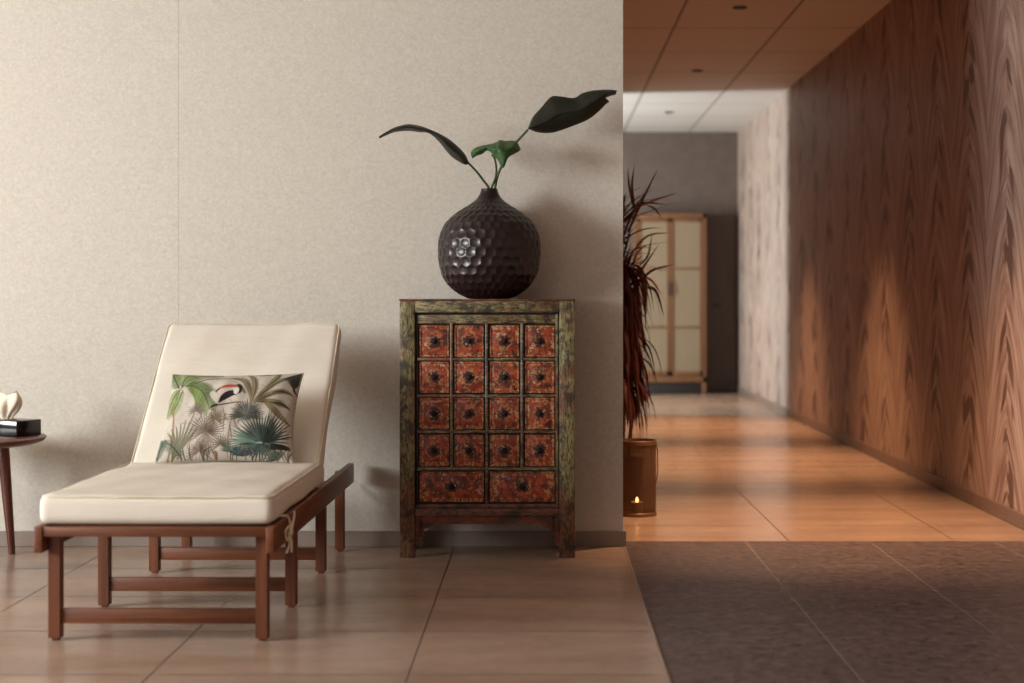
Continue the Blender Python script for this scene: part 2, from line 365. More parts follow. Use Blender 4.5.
def wall_with_hole(name, axis, at_, lo, hi, h0, h1, z0, z1, th, mat):
    b = BM(); s = [(lo, h0, 0, CZ), (h1, hi, 0, CZ), (h0, h1, 0, z0), (h0, h1, z1, CZ)]
    for a0, a1, b0, b1 in s:
        if a1 - a0 < 1e-4 or b1 - b0 < 1e-4: continue
        if axis == 'x': box(b, (at_ - th, a0, b0), (at_, a1, b1))
        else: box(b, (a0, at_ - th, b0), (a1, at_, b1))
    struct(name, b, mat)
wall_with_hole('wall_left', 'x', XL, YR - .1, YW + .2, 1.2, 4.3, 1.1, 2.6, 0.1, M['plain_wall'])
wall_with_hole('wall_rear', 'y', YR, XL, XR, -5.5, -2.9, 1.1, 2.6, 0.1, M['plain_wall'])
wall_with_hole('wall_corridor_window', 'x', -2.5, 14.8, YB, 15.0, 15.8, 0.5, 2.7, 0.1, M['plain_wall'])
def window(name, axis, at_, h0, h1, z0, z1, n):
    b = BM(); t_ = 0.05
    def bb(a0, a1, b0, b1):
        if axis == 'x': box(b, (at_ - .08, a0, b0), (at_ - .03, a1, b1))
        else: box(b, (a0, at_ - .08, b0), (a1, at_ - .03, b1))
    bb(h0, h1, z0, z0 + t_); bb(h0, h1, z1 - t_, z1)
    for k in range(n + 1):
        c = h0 + (h1 - h0 - t_) * k / n; bb(c, c + t_, z0, z1)
    struct(name, b, M['white_frame'])
window('window_1', 'x', XL, 1.2, 4.3, 1.1, 2.6, 2)
window('fill_window', 'y', YR, -5.5, -2.9, 1.1, 2.6, 2)  # unseen opening added behind the camera for the rear fill
window('window_3', 'x', -2.5, 15.0, 15.8, 0.5, 2.7, 1)
# door beside the far cupboard
d = struct('door_1', boxes(((1.90, YB - .045, 0.005), (2.20, YB - .012, 2.02)), bev=0.003), M['brown_door'])
hb = BM(); tube(hb, [(1.935, YB - .045, 1.0), (1.935, YB - .085, 1.0), (1.935, YB - .09, 1.0)], 0.008); tube(hb, [(1.93, YB - .087, 1.0), (2.03, YB - .087, 1.0)], 0.008)
obj('door_handle', hb, M['metal_black'], d)
struct('trim_2', boxes(((1.872, YB - .06, 0), (1.90, YB, 2.06)), ((2.20, YB - .06, 0), (2.222, YB, 2.06)), ((1.90, YB - .06, 2.02), (2.20, YB, 2.06))), M['brown_door'])

# ------------------------------------------------------------------ recessed ceiling lamps
def downlight(Y, label, power):
    x = 1.293
    o = thing('ceiling_downlight', label, 'ceiling light', (x, Y, CZ), 0, 'recessed downlights along the corridor ceiling')
    b = BM(); prof = [(0.047, -0.0), (0.050, -0.004), (0.050, -0.007), (0.040, -0.007), (0.036, -0.001), (0.036, -0.0005)]
    lathe(b, prof, 32, (0, 0, 0), True, False); obj('trim_ring', b, M['metal_black'], o)
    b = BM(); lathe(b, [(0.001, -0.0015), (0.034, -0.0015), (0.034, -0.0010)], 24); obj('lamp_lens', b, M['metal_black'], o)
    l = bpy.data.lights.new('spot', 'SPOT'); l.energy = power; l.color = (1.0, 0.565, 0.30); l.spot_size = R(64); l.spot_blend = 1.0; l.shadow_soft_size = 0.035
    s = bpy.data.objects.new('spot', l); COL.objects.link(s); s.parent = o; s.location = (0, 0, -0.02)
for Y, lab, pw in ((7.55, 'recessed downlight above the corridor mouth, out of view at the top', 690),
                   (10.5, 'nearest black recessed downlight in view in the corridor ceiling', 680),
                   (13.4, 'middle recessed downlight in the brown-lit corridor ceiling', 680),
                   (16.4, 'farthest small recessed downlight, in the white-lit ceiling near the far wall', 200)):
    downlight(Y, lab, pw)

# ------------------------------------------------------------------ sun lounger
LX = -1.195
lo = thing('sun_lounger', 'teak sun lounger with raised back and thick cream mattress against the beige wall', 'sun lounger', (LX, 5.9, 0), -0.010)
def L(x, y, z): return (x, y - 5.9, z)
def lb(name, c0, c1, mat, bev=0.003, parent=lo, **k):
    b = BM(); box(b, L(*c0), L(*c1), bev, **k); return obj(name, b, mat, parent)
for s in (-1, 1):
    a, c = sorted((s * 0.347, s * 0.373)); lb('side_rail', (a, 4.95, 0.283), (c, 6.88, 0.365), M['teak_y'])
lb('front_board', (-0.349, 4.955, 0.333), (0.349, 4.995, 0.363), M['teak'])
lb('cross_board', (-0.347, 6.40, 0.29), (0.347, 6.425, 0.34), M['teak'])
for yy in (5.02, 5.56, 6.25, 6.79):
    for s in (-1, 1):
        b = BM(); c = s * 0.325; hw = 0.0195
        t_ = bmesh.new(); bmesh.ops.create_cube(t_, size=1)
        for v in t_.verts: v.co = Vector((c + v.co.x * 2 * hw, yy - 5.9 + v.co.y * 2 * hw, 0.17 + v.co.z * 0.34))
        bmesh.ops.bevel(t_, geom=[e for e in t_.edges if all(v.co.z < 0.01 for v in e.verts)], offset=0.009, segments=2, affect='EDGES')
        bmesh.ops.bevel(t_, geom=[e for e in t_.edges if abs(e.verts[0].co.z - e.verts[1].co.z) > 0.2], offset=0.003, segments=2, affect='EDGES')
        merge(b, t_); lg = obj('leg', b, M['teak_z'], lo)
        if yy > 6.0:
            bb = BM(); tube(bb, [(s * 0.318, yy - 5.9 + 0.02, 0.24), (s * 0.318, yy - 5.9 + 0.05, 0.255), (s * 0.318, yy - 5.9 + 0.075, 0.29)], 0.006, 8); obj('hinge_bracket', bb, M['metal_black'], lo)
for yy, z0, z1 in ((5.02, .053, .100), (5.56, .056, .103), (6.25, .052, .100)):
    lb('stretcher', (-0.31, yy - .010, z0), (0.31, yy + .010, z1), M['teak'])
for k in range(11):
    y0 = 5.03 + k * 0.088; lb('slat', (-0.347, y0, 0.340), (0.347, y0 + 0.06, 0.356), M['teak'])
# raised back frame: two rails and slats, tilted
TH = math.atan2(0.968 - 0.455, 6.58 - 6.0)
u = Vector((0, math.cos(TH), math.sin(TH))); nrm = Vector((0, math.sin(TH), -math.cos(TH)))
P0 = Vector((0, 6.0 - 5.9, 0.455))
def slab(b, x0, x1, s0, s1, n0, n1, bev=0.003, seg=2):
    t_ = bmesh.new(); bmesh.ops.create_cube(t_, size=1)
    for v in t_.verts: v.co = Vector(((x0 + x1) / 2 + v.co.x * (x1 - x0), (s0 + s1) / 2 + v.co.y * (s1 - s0), (n0 + n1) / 2 + v.co.z * (n1 - n0)))
    if bev: bmesh.ops.bevel(t_, geom=t_.edges[:], offset=bev, segments=seg, affect='EDGES')
    for v in t_.verts: v.co = P0 + Vector((v.co.x, 0, 0)) + u * v.co.y + nrm * v.co.z
    merge(b, t_)
b = BM()
b.free()
for s in (-1, 1):
    b = BM(); a, c = sorted((s * 0.29, s * 0.325)); slab(b, a, c, 0.06, 0.70, 0.096, 0.125); obj('backrest_rail', b, M['teak_y'], lo)
for k in range(7):
    b = BM(); slab(b, -0.325, 0.325, 0.06 + k * 0.095, 0.12 + k * 0.095, 0.0925, 0.0955, 0.001); obj('backrest_slat', b, M['teak'], lo)
for s in (-1, 1):
    b = BM(); box(b, (s * 0.28 - .012, 0.62, 0.30), (s * 0.28 + .012, 0.645, 0.62), 0.003, rot=(R(-18), 0, 0))
    obj('backrest_prop', b, M['teak_z'], lo)

# mattress: two padded blocks, grid surfaces with a soft crown
def cushion(b, W, Lg, T, fn, nx=40, ny=56, nz=8, rr=0.022, crown=0.008, seed=0):
    rnd = random.Random(seed)
    ph = [rnd.uniform(0, 6.3) for _ in range(8)]
    def f(a, c, d):  # a,c,d in -1..1 on cube surface -> rounded box with crown
        x, y, z = a * W / 2, c * Lg / 2, d * T / 2
        core = Vector((max(-W / 2 + rr, min(W / 2 - rr, x)), max(-Lg / 2 + rr, min(Lg / 2 - rr, y)), max(-T / 2 + rr, min(T / 2 - rr, z))))
        dv = Vector((x, y, z)) - core
        if dv.length > 1e-9: p = core + dv.normalized() * min(rr, dv.length if dv.length < rr * 0.999 else rr)
        else: p = Vector((x, y, z))
        cr = (1 - abs(a) ** 3) * (1 - abs(c) ** 4)
        wr = 0.0018 * (math.sin(9 * p.x + ph[0] + 3 * p.y) + math.sin(17 * p.y + 4 * p.x + ph[1]) + 0.6 * math.sin(31 * p.x - 11 * p.y + ph[2]))
        p.z += d * (crown * cr + wr * (1 if d > 0 else 0))
        sd = 0.003 * math.sin(13 * p.y + ph[3]) + 0.005 * (1 - d * d)
        p.x += a * abs(a) * sd; p.y += c * abs(c) * 0.004 * (1 - d * d)
        return fn(p)
    def lin(n):  # denser near the ends
        return [math.sin(math.pi / 2 * (2 * i / n - 1)) * 0.5 + (2 * i / n - 1) * 0.5 for i in range(n + 1)]
    A, C, D = lin(nx), lin(ny), lin(nz); cache = {}
    def V(a, c, d):
        k = (round(a, 5), round(c, 5), round(d, 5))
        if k not in cache: cache[k] = b.verts.new(f(a, c, d))
        return cache[k]
    for P, Q, mk in ((A, C, lambda p, q, s: (p, q, s)), (A, D, lambda p, q, s: (p, s, q)), (C, D, lambda p, q, s: (s, p, q))):
        for s in (-1, 1):
            for i in range(len(P) - 1):
                for j in range(len(Q) - 1):
                    b.faces.new([V(*mk(P[i + x], Q[j + y], s)) for x, y in ((0, 0), (1, 0), (1, 1), (0, 1))])
def seat_fn(p): return Vector((p.x, (4.975 + 6.06) / 2 - 5.9 + p.y, 0.412 + p.z))
def back_fn(p): return P0 + Vector((p.x, 0, 0)) + u * (p.y + 0.355) + nrm * (0.046 - p.z)
b = BM(); cushion(b, 0.722, 1.085, 0.090, seat_fn, seed=2, rr=0.020); cushion(b, 0.705, 0.86, 0.090, back_fn, seed=5, rr=0.018)
mt = obj('mattress', b, M['canvas'], lo, ang=80)
b = BM()
def rim(fn, W, Lg, z):
    hw, hl, r = W / 2 - 0.004, Lg / 2 - 0.004, 0.03
    pts = []
    for cx, cy, a0 in ((hw - r, -hl + r, -90), (hw - r, hl - r, 0), (-hw + r, hl - r, 90), (-hw + r, -hl + r, 180)):
        for k in range(7): pts.append(Vector((cx + r * math.cos(R(a0 + 15 * k)), cy + r * math.sin(R(a0 + 15 * k)), z)))
    o = []
    for i in range(len(pts)):
        q, q2 = pts[i], pts[(i + 1) % len(pts)]; n = 1 if (q2 - q).length < 0.05 else 24
        for k in range(n): p = q.lerp(q2, k / n); o.append(fn(p + Vector((0, 0, 0.0012 * math.sin(40 * (p.x + p.y))))))
    return o + [o[0]]
tube(b, rim(seat_fn, 0.730, 1.087, 0.041), 0.0028, 6, False); tube(b, rim(back_fn, 0.713, 0.863, 0.041), 0.0028, 6, False)
obj('piping', b, M['piping'], mt)
# tie of cord on the right rail
b = BM()
kx = 0.380; ky = 5.16 - 5.9
def cordp(pts, r=0.0035): tube(b, spline(pts, 8), r, 7)
cordp([(kx - .02, ky - .03, .375), (kx, ky - .01, .372), (kx + .006, ky + .005, .345), (kx + .006, ky, .320)])
cordp([(kx + .004, ky, .322), (kx + .010, ky + .05, .350), (kx + .006, ky + .09, .372), (kx + .004, ky + .07, .330), (kx + .006, ky, .318)])
cordp([(kx + .005, ky, .320), (kx + .012, ky - .05, .345), (kx + .010, ky - .10, .335), (kx + .008, ky - .06, .300), (kx + .006, ky, .316)], 0.003)
cordp([(kx + .006, ky, .320), (kx + .008, ky + .025, .285), (kx + .006, ky + .035, .250)])
cordp([(kx + .006, ky, .320), (kx + .010, ky - .03, .285), (kx + .006, ky - .06, .262)])
box(b, (kx - .001, ky - .010, .309), (kx + .016, ky + .012, .331), 0.005)
obj('cord_tie', b, M['cord'], mt)

# ------------------------------------------------------------------ printed cushion (pattern painted into the cloth's own colours)
NU, NV = 340, 240
asp = 0.51 / 0.36
img = np.zeros((NV, NU, 3)); img[:] = srgb(205, 196, 182)
gv, gu = np.mgrid[0:NV, 0:NU]; gu = gu / (NU - 1) * asp; gv = gv / (NV - 1)
rs = np.random.RandomState(3)
def blend(mask, col, al=1.0):
    m = (np.clip(mask, 0, 1) * al)[..., None]; img[:] = img * (1 - m) + np.array(srgb(*col)) * m
def stroke(p0, pc, p1, w0, w1, col, al=0.95, wm=None, n=14):
    p0, pc, p1 = [np.array((p[0] * asp, p[1])) for p in (p0, pc, p1)]
    wm = wm if wm is not None else max(w0, w1)
    ts = np.linspace(0, 1, n); pts = [(1 - t) ** 2 * p0 + 2 * t * (1 - t) * pc + t * t * p1 for t in ts]
    lo_ = np.min(pts, 0) - wm - .01; hi_ = np.max(pts, 0) + wm + .01
    i0, i1 = max(0, int(lo_[1] * (NV - 1))), min(NV, int(hi_[1] * (NV - 1)) + 2); j0, j1 = max(0, int(lo_[0] / asp * (NU - 1))), min(NU, int(hi_[0] / asp * (NU - 1)) + 2)
    if i0 >= i1 or j0 >= j1: return
    X, Y_ = gu[i0:i1, j0:j1], gv[i0:i1, j0:j1]; m = np.zeros_like(X)
    for a, c, t in zip(pts, pts[1:], ts):
        d = c - a; q = np.clip(((X - a[0]) * d[0] + (Y_ - a[1]) * d[1]) / (d @ d + 1e-12), 0, 1)
        dist = np.hypot(X - a[0] - q * d[0], Y_ - a[1] - q * d[1]); tt = t + q / n
        wd = np.where(tt < 0.5, w0 + (wm - w0) * np.sin(np.pi * np.clip(tt, 0, .5)), w1 + (wm - w1) * np.sin(np.pi * np.clip(tt, .5, 1)))
        m = np.maximum(m, np.clip((wd - dist) / 0.004 + 0.5, 0, 1))
    a_ = (m * al)[..., None]; img[i0:i1, j0:j1] = img[i0:i1, j0:j1] * (1 - a_) + np.array(srgb(*col)) * a_
def jit(c, k=18):
    d = rs.randint(-k, k + 1); return tuple(max(0, min(255, v + d + rs.randint(-5, 6))) for v in c)
def frond(p0, pc, p1, ln, col, n=26, w=0.010, droop=0.05, back=None):
    P0_, C_, P1_ = map(np.array, (p0, pc, p1))
    for t in np.linspace(0.04, 0.98, n):
        q = (1 - t) ** 2 * P0_ + 2 * t * (1 - t) * C_ + t * t * P1_; d = 2 * (1 - t) * (C_ - P0_) + 2 * t * (P1_ - C_); d = d * (asp, 1); d /= np.hypot(*d)
        l = ln * (0.45 + 0.9 * math.sin(math.pi * min(1, t * 0.85 + .1)))
        for s in (-1, 1):
            nn = np.array((-d[1], d[0])) * s; e = (d * 0.65 + nn * 0.8) * l; e = e / (asp, 1)
            stroke(q, q + e * 0.5, q + e + (0, droop * l * 4), w * .5, 0.001, jit(col if s > 0 or back is None else back), 0.9, w * .6, 5)
    stroke(p0, pc, p1, 0.008, 0.003, tuple(int(c * .7) for c in col))
def fan(c, r, a0, a1, n, col, w=0.011, sq=0.8):
    for a in np.linspace(a0, a1, n):
        rr = r * rs.uniform(.8, 1.1); e = np.array((math.cos(R(a)) * rr / asp, -math.sin(R(a)) * rr * sq)); c_ = np.array(c)
        stroke(c, c_ + e * .5, c_ + e, 0.003, 0.001, jit(col, 24), 0.95, w, 6)
for _ in range(260):   # faint sketch lines
    a = rs.uniform(0, 1, 2); e = rs.uniform(-.08, .08, 2); stroke(a, a + e * rs.uniform(.2, 1, 2), a + e, 0.002, 0.001, (150, 132, 118), 0.55, 0.003, 6)
# olive broad leaves upper right
for p in (((.66, .42), (.62, .05), (.46, .10)), ((.66, .42), (.70, .10), (.58, .03)), ((.68, .40), (.80, .10), (.93, .08)), ((.68, .42), (.85, .18), (.97, .30)), ((.70, .40), (.85, .36), (.96, .45)), ((.72, .34), (.86, .52), (.97, .62)), ((.60, .30), (.52, .15), (.42, .17)), ((.75, .22), (.86, .02), (.80, .0))):
    stroke(*p, 0.012, 0.004, jit((128, 120, 88), 10), 0.9, 0.034); stroke(p[0], (p[1][0] + .01, p[1][1] + .015), p[2], 0.004, 0.002, (84, 78, 56), 0.9, 0.009)
    stroke(p[0], (p[1][0] - .015, p[1][1] - .02), p[2], 0.003, 0.002, (160, 150, 112), 0.8, 0.006)
stroke((.80, .28), (.86, .24), (.95, .28), .004, .002, (50, 46, 38), 0.8, .012); stroke((.82, .40), (.9, .38), (.96, .46), .004, .002, (50, 46, 38), 0.8, .012)
for k in range(16): stroke((.985, .02 + .01 * k), (.93, .05 + .012 * k), (.86 + .01 * k, .10 + .012 * k), .008, .002, jit((58, 60, 50), 12), .9, .012)
for k in range(7): stroke((.70, .05), (.66 + .02 * k, .03), (.62 + .035 * k, .0 + .02 * (k % 2)), .003, .002, (96, 100, 82), .8, .008)
# bright green palm upper left
G = (122, 142, 78); G2 = (92, 116, 60)
frond((.08, .20), (.03, .08), (.0, .0), .09, G2, 16); frond((.10, .20), (.18, .0), (.40, .03), .07, (118, 126, 84), 22, droop=0.0)
frond((.10, .22), (.02, .3), (.02, .52), .08, G, 16); frond((.12, .24), (.1, .4), (.06, .50), .06, G, 14)
frond((.13, .18), (.28, .17), (.365, .50), .125, G, 34, back=G2); frond((.10, .18), (.10, .05), (.16, .0), .08, G, 14)
stroke((.14, .2), (.28, .07), (.47, .11), .004, .004, (88, 108, 62), .95, .009)
# trunks and undergrowth
stroke((.10, 1), (.13, .7), (.06, .4), .012, .008, (150, 116, 96), .9, .012); stroke((.17, .98), (.22, .7), (.27, .42), .010, .006, (140, 110, 94), .8, .010)
for k in range(8): stroke((.13, 1), (.13 + .02 * k, .75), (.05 + .035 * k, .58 + .03 * abs(k - 4)), .006, .002, jit((112, 112, 84), 14), .9, .013)
frond((.20, .98), (.14, .85), (.06, .8), .06, (104, 110, 88), 12); frond((.02, .98), (.02, .85), (.03, .78), .07, (70, 88, 72), 12)
for c, r, n, co in (((.36, .72), .20, 26, (110, 92, 80)), ((.42, .60), .13, 20, (124, 108, 90)), ((.26, .50), .10, 16, (120, 108, 100)), ((.48, .86), .12, 16, (112, 100, 84)), ((.33, .92), .14, 22, (128, 104, 96))):
    fan(c, r, -30, 210, n, co, .006, 1.0)
for k in range(9): stroke((.36, .72), (.30 + .015 * k, .8), (.25 + .026 * k, 1.0), .003, .002, jit((132, 112, 104)), .8, .005)
stroke((.53, .97), (.52, .8), (.54, .55), .005, .004, (128, 112, 92), .8, .006)
# grey fan palm and teal palm
fan((.64, .55), .19, -20, 200, 26, (98, 102, 92), .010, .95); fan((.64, .55), .10, 200, 340, 10, (86, 90, 82), .008)
fan((.76, .82), .30, -5, 185, 25, (64, 84, 76), .010, 1.05); fan((.78, .84), .34, 20, 110, 15, (46, 60, 52), .008, 1.0); fan((.72, .82), .28, 140, 205, 9, (100, 128, 112), .010)
fan((.76, .84), .24, 185, 355, 17, (54, 78, 70), .010); fan((.64, .97), .13, 20, 170, 14, (68, 74, 84), .008); fan((.55, .93), .12, 10, 170, 13, (96, 112, 98), .007); fan((.90, .98), .14, 60, 190, 12, (72, 84, 74), .008)
for k in range(26):
    x_ = rs.uniform(.2, .97); stroke((x_, 1.0), (x_ + rs.uniform(-.03, .03), .93), (x_ + rs.uniform(-.06, .06), rs.uniform(.82, .9)), .005, .001, jit((84, 84, 66), 22), .85, .008)
for k in range(16):
    x_ = rs.uniform(.2, .6); y_ = rs.uniform(.45, .7); stroke((x_, y_), (x_ + rs.uniform(-.04, .04), y_ + .06), (x_ + rs.uniform(-.08, .08), y_ + rs.uniform(.06, .2)), .004, .001, jit((120, 104, 90), 20), .8, .006)
for k in range(5): stroke((.84, .84 + .012 * k), (.90, .83 + .01 * k), (.985, .85 + .008 * k), .006, .002, (40, 36, 38), .95, .010)
fan((.60, .95), .10, 20, 160, 12, (70, 84, 84), .008)
stroke((.44, .93), (.46, .94), (.45, .99), .01, .01, (150, 78, 58), .9, .014); stroke((.03, .80), (.04, .82), (.035, .86), .003, .002, (60, 84, 88), .9, .010)
# toucan: clear ground, body, cheek, bill, branch
stroke((.37, .20), (.46, .17), (.52, .20), .03, .03, (212, 204, 190), .9, .045); stroke((.36, .30), (.38, .34), (.42, .40), .03, .03, (212, 204, 190), .85, .035)
stroke((.40, .46), (.46, .415), (.60, .41), .006, .003, (84, 68, 62), .95, .009); stroke((.37, .47), (.39, .45), (.42, .44), .008, .004, (52, 38, 40), .95, .016)
stroke((.43, .40), (.46, .30), (.54, .30), .014, .03, (42, 30, 34), 1, .040); stroke((.51, .21), (.575, .18), (.565, .30), .012, .014, (42, 32, 36), 1, .018)
stroke((.530, .255), (.535, .265), (.537, .30), .022, .022, (222, 214, 204), 1, .030); stroke((.42, .41), (.43, .42), (.425, .38), .006, .006, (42, 30, 34), 1, .01)
stroke((.525, .215), (.46, .20), (.395, .255), .018, .006, (186, 92, 62), 1, .020); stroke((.405, .25), (.39, .262), (.383, .29), .010, .003, (60, 36, 34), 1, .012)
img += rs.uniform(-0.012, 0.012, img.shape[:2])[..., None]; img = np.clip(img * 0.74, 0, 1)

# bilinear outline of the cushion in its own plane (x, height)
def pillow():
    tiltp = R(62); pu = Vector((0, math.cos(tiltp), math.sin(tiltp))); pn = Vector((0, -math.sin(tiltp), math.cos(tiltp)))
    org = Vector((0, 0, 0))
    TL, TR, BL, BR = (-0.243, 0.366), (0.255, 0.372), (-0.276, 0.0), (0.238, 0.0)
    verts, faces, cols = [], [], []
    def pt(i, j, side):
        uu, vv = i / (NU - 1), j / (NV - 1)
        x = (TL[0] * (1 - uu) + TR[0] * uu) * (1 - vv) + (BL[0] * (1 - uu) + BR[0] * uu) * vv
        y = (TL[1] * (1 - uu) + TR[1] * uu) * (1 - vv) + (BL[1] * (1 - uu) + BR[1] * uu) * vv
        a, c = 2 * uu - 1, 2 * vv - 1
        x -= a * 0.016 * (1 - c * c) * abs(a) ** 3 * (1.0 if a > 0 else 0.7); y += c * 0.013 * (1 - a * a) * abs(c) ** 3
        e = max(0, (1 - a ** 2)) ** 0.55 * max(0, (1 - c ** 2)) ** 0.55
        h = 0.075 * e + 0.002 * math.sin(22 * a + 3 * c) * e + 0.0025 * math.sin(9 * c - 7 * a) * e
        return org + Vector((x, 0, 0)) + pu * y + pn * (h if side > 0 else -h * 0.55)
    for side in (1, -1):
        base = len(verts)
        for j in range(NV):
            for i in range(NU): verts.append(pt(i, j, side)); cols.append(img[j, i] if side > 0 else (0.55, 0.5, 0.43))
        for j in range(NV - 1):
            for i in range(NU - 1):
                q = [base + j * NU + i, base + j * NU + i + 1, base + (j + 1) * NU + i + 1, base + (j + 1) * NU + i]
                faces.append(q[::-1] if side > 0 else q)
    me = bpy.data.meshes.new('throw_pillow'); me.from_pydata([tuple(v) for v in verts], [], faces); me.update()
    ca = me.color_attributes.new('print', 'FLOAT_COLOR', 'POINT')
    ca.data.foreach_set('color', np.concatenate([np.array(cols), np.ones((len(cols), 1))], 1).astype(np.float32).ravel())
    me.materials.append(M['print']); me.shade_smooth()
    o = bpy.data.objects.new('throw_pillow', me); COL.objects.link(o)
    o['label'] = 'rectangular pillow printed with green jungle palms and a toucan, leaning on the cream mattress back'; o['category'] = 'pillow'
    o.location = (-1.162, 5.915, 0.461); o.rotation_euler = (0, 0, R(1))
    return o
pillow()

# ------------------------------------------------------------------ apothecary cabinet
CY = 6.61
def cx(px): return (px - 543) * CY / F
def cz(py): return H - (py - 299) * CY / F
x0, x1 = cx(399.5), cx(575); xm = (x0 + x1) / 2
cab = thing('apothecary_cabinet', 'weathered green wooden cabinet with twenty small red lacquered drawer fronts, under the dark vase', 'cabinet', (xm, CY, 0))
cab['label'] = 'weathered green apothecary cabinet with rows of worn red square drawers, under the dark round vase'
def cb(name, ax, by, ch, mat, bev=0.003, parent=cab, off=None):
    b = BM(); box(b, (ax[0] - xm, by[0], ch[0]), (ax[1] - xm, by[1], ch[1]), bev); return obj(name, b, mat, parent)
D = 0.275
ztop = 1.0705
cb('top_board', (x0 - .002, x1 + .002), (-0.006, D), (ztop - 0.008, ztop), M['apron'], 0.003)
cb('top_rail', (cx(415), cx(559)), (0, 0.04), (cz(312.5), ztop - 0.008), M['paint_x'])
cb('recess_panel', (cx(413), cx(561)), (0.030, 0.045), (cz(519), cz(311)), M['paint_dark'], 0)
# corner posts run down as legs with a slightly out-turned foot
for a, c in ((399.5, 414.7), (559.3, 575)):
    b = BM(); box(b, (cx(a) - xm, 0, 0), (cx(c) - xm, 0.045, ztop - 0.008), 0.004)
    obj('leg', b, M['paint_z'], cab)
    b = BM(); box(b, (cx(a) - xm, D - 0.045, 0), (cx(c) - xm, D - .002, ztop - 0.008), 0.004); obj('leg', b, M['side_wood'], cab)
for xa in (x0 + .008, x1 - .020):
    cb('side_panel', (xa, xa + .012), (0.04, D - 0.04), (cz(517), ztop - .012), M['side_wood'], 0)
cb('back_panel', (x0 + .02, x1 - .02), (D - .02, D - .008), (cz(517), ztop - .012), M['side_wood'], 0)
cb('bottom_board', (x0 + .02, x1 - .02), (0.04, D - .02), (cz(517), cz(514)), M['side_wood'], 0)
cb('inner_frame', (cx(417.5), cx(557)), (0.012, 0.034), (cz(323.5), cz(315)), M['paint_x'], 0.002)
cb('inner_frame', (cx(555.6), cx(558.4)), (0.008, 0.034), (cz(508), cz(314)), M['paint_z'], 0.001)
cb('inner_frame', (cx(416.3), cx(418.0)), (0.014, 0.034), (cz(508), cz(314)), M['paint_dark'], 0.001)
cb('bottom_rail', (cx(415), cx(559)), (0.002, 0.04), (cz(516.3), cz(508.8)), M['paint_trim'], 0.003)
cb('bottom_molding', (cx(416), cx(558)), (0.012, 0.034), (cz(508.6), cz(504.6)), M['paint_trim'], 0.002)
rowy = [(325, 357.5), (361, 394), (398.3, 429.5), (434.5, 467.5)]
colx = [(418.8, 449.3), (453.6, 484.2), (489, 519.8), (524.3, 555.2)]
# grid of rounded beading
for py in (359.3, 396.2, 432.0, 469.3):
    b = BM(); box(b, (cx(417) - xm, 0.010, cz(py + 1.7)), (cx(556.5) - xm, 0.034, cz(py - 1.6)), 0.0045, 3); obj('beading', b, M['paint_trim'], cab)
for px in (451.4, 486.6, 522.0):
    low = 504.6 if px == 486.6 else 468.5
    b = BM(); box(b, (cx(px - 1.6) - xm, 0.009, cz(low)), (cx(px + 1.6) - xm, 0.034, cz(323)), 0.0045, 3); obj('beading', b, M['paint_trim'], cab)
def drawer_mesh(w, h):
    b = BM(); g = 0.002
    box(b, (-w / 2 + g, 0.019, -h / 2 + g), (w / 2 - g, 0.032, h / 2 - g), 0.003)
    # raised border and inner field
    for c0, c1 in (((-w / 2 + g, 0.0155, h / 2 - .010), (w / 2 - g, 0.022, h / 2 - g)), ((-w / 2 + g, 0.0155, -h / 2 + g), (w / 2 - g, 0.022, -h / 2 + .010)),
                   ((-w / 2 + g, 0.0155, -h / 2 + .008), (-w / 2 + .010, 0.022, h / 2 - .008)), ((w / 2 - .010, 0.0155, -h / 2 + .008), (w / 2 - g, 0.022, h / 2 - .008))):
        box(b, c0, c1, 0.0015, 1)
    return b
def knob_mesh():
    b = BM(); t_ = bmesh.new()
    lathe(t_, [(0.0125, 0.0), (0.0125, 0.002), (0.008, 0.0035), (0.004, 0.005), (0.004, 0.008), (0.0065, 0.010), (0.007, 0.012), (0.0045, 0.014), (0.001, 0.0145)], 20)
    bmesh.ops.transform(t_, matrix=Matrix.Rotation(R(90), 4, 'X'), verts=t_.verts)
    for v in t_.verts:
        r = math.hypot(v.co.x, v.co.z)
        if r > 0.012: k = 1 + 0.18 * math.cos(6 * math.atan2(v.co.z, v.co.x)); v.co.x *= k; v.co.z *= k
    merge(b, t_); return b
proto = None
for ry in rowy:
    for cxx in colx:
        c = ((cx(cxx[0]) + cx(cxx[1])) / 2 - xm, 0, (cz(ry[0]) + cz(ry[1])) / 2)
        if proto is None:
            proto = obj('drawer', drawer_mesh(cx(449.4) - cx(418.7), cz(325) - cz(357.6)), M['drawer'], cab); proto.location = c
            kn = obj('knob', knob_mesh(), M['knob'], proto); kn.location = (0, 0.019, 0); continue
        o = proto.copy(); COL.objects.link(o); o.parent = cab; o.location = c
        k2 = kn.copy(); COL.objects.link(k2); k2.parent = o
for a, c in ((418.8, 484.4), (489.2, 555.2)):
    w_ = cx(c) - cx(a)
    o = obj('wide_drawer', drawer_mesh(w_, cz(471.5) - cz(503)), M['drawer_wide'], cab); o.location = ((cx(a) + cx(c)) / 2 - xm, 0, (cz(471.5) + cz(503)) / 2)
    k2 = kn.copy(); k2.name = 'knob'; COL.objects.link(k2); k2.parent = o
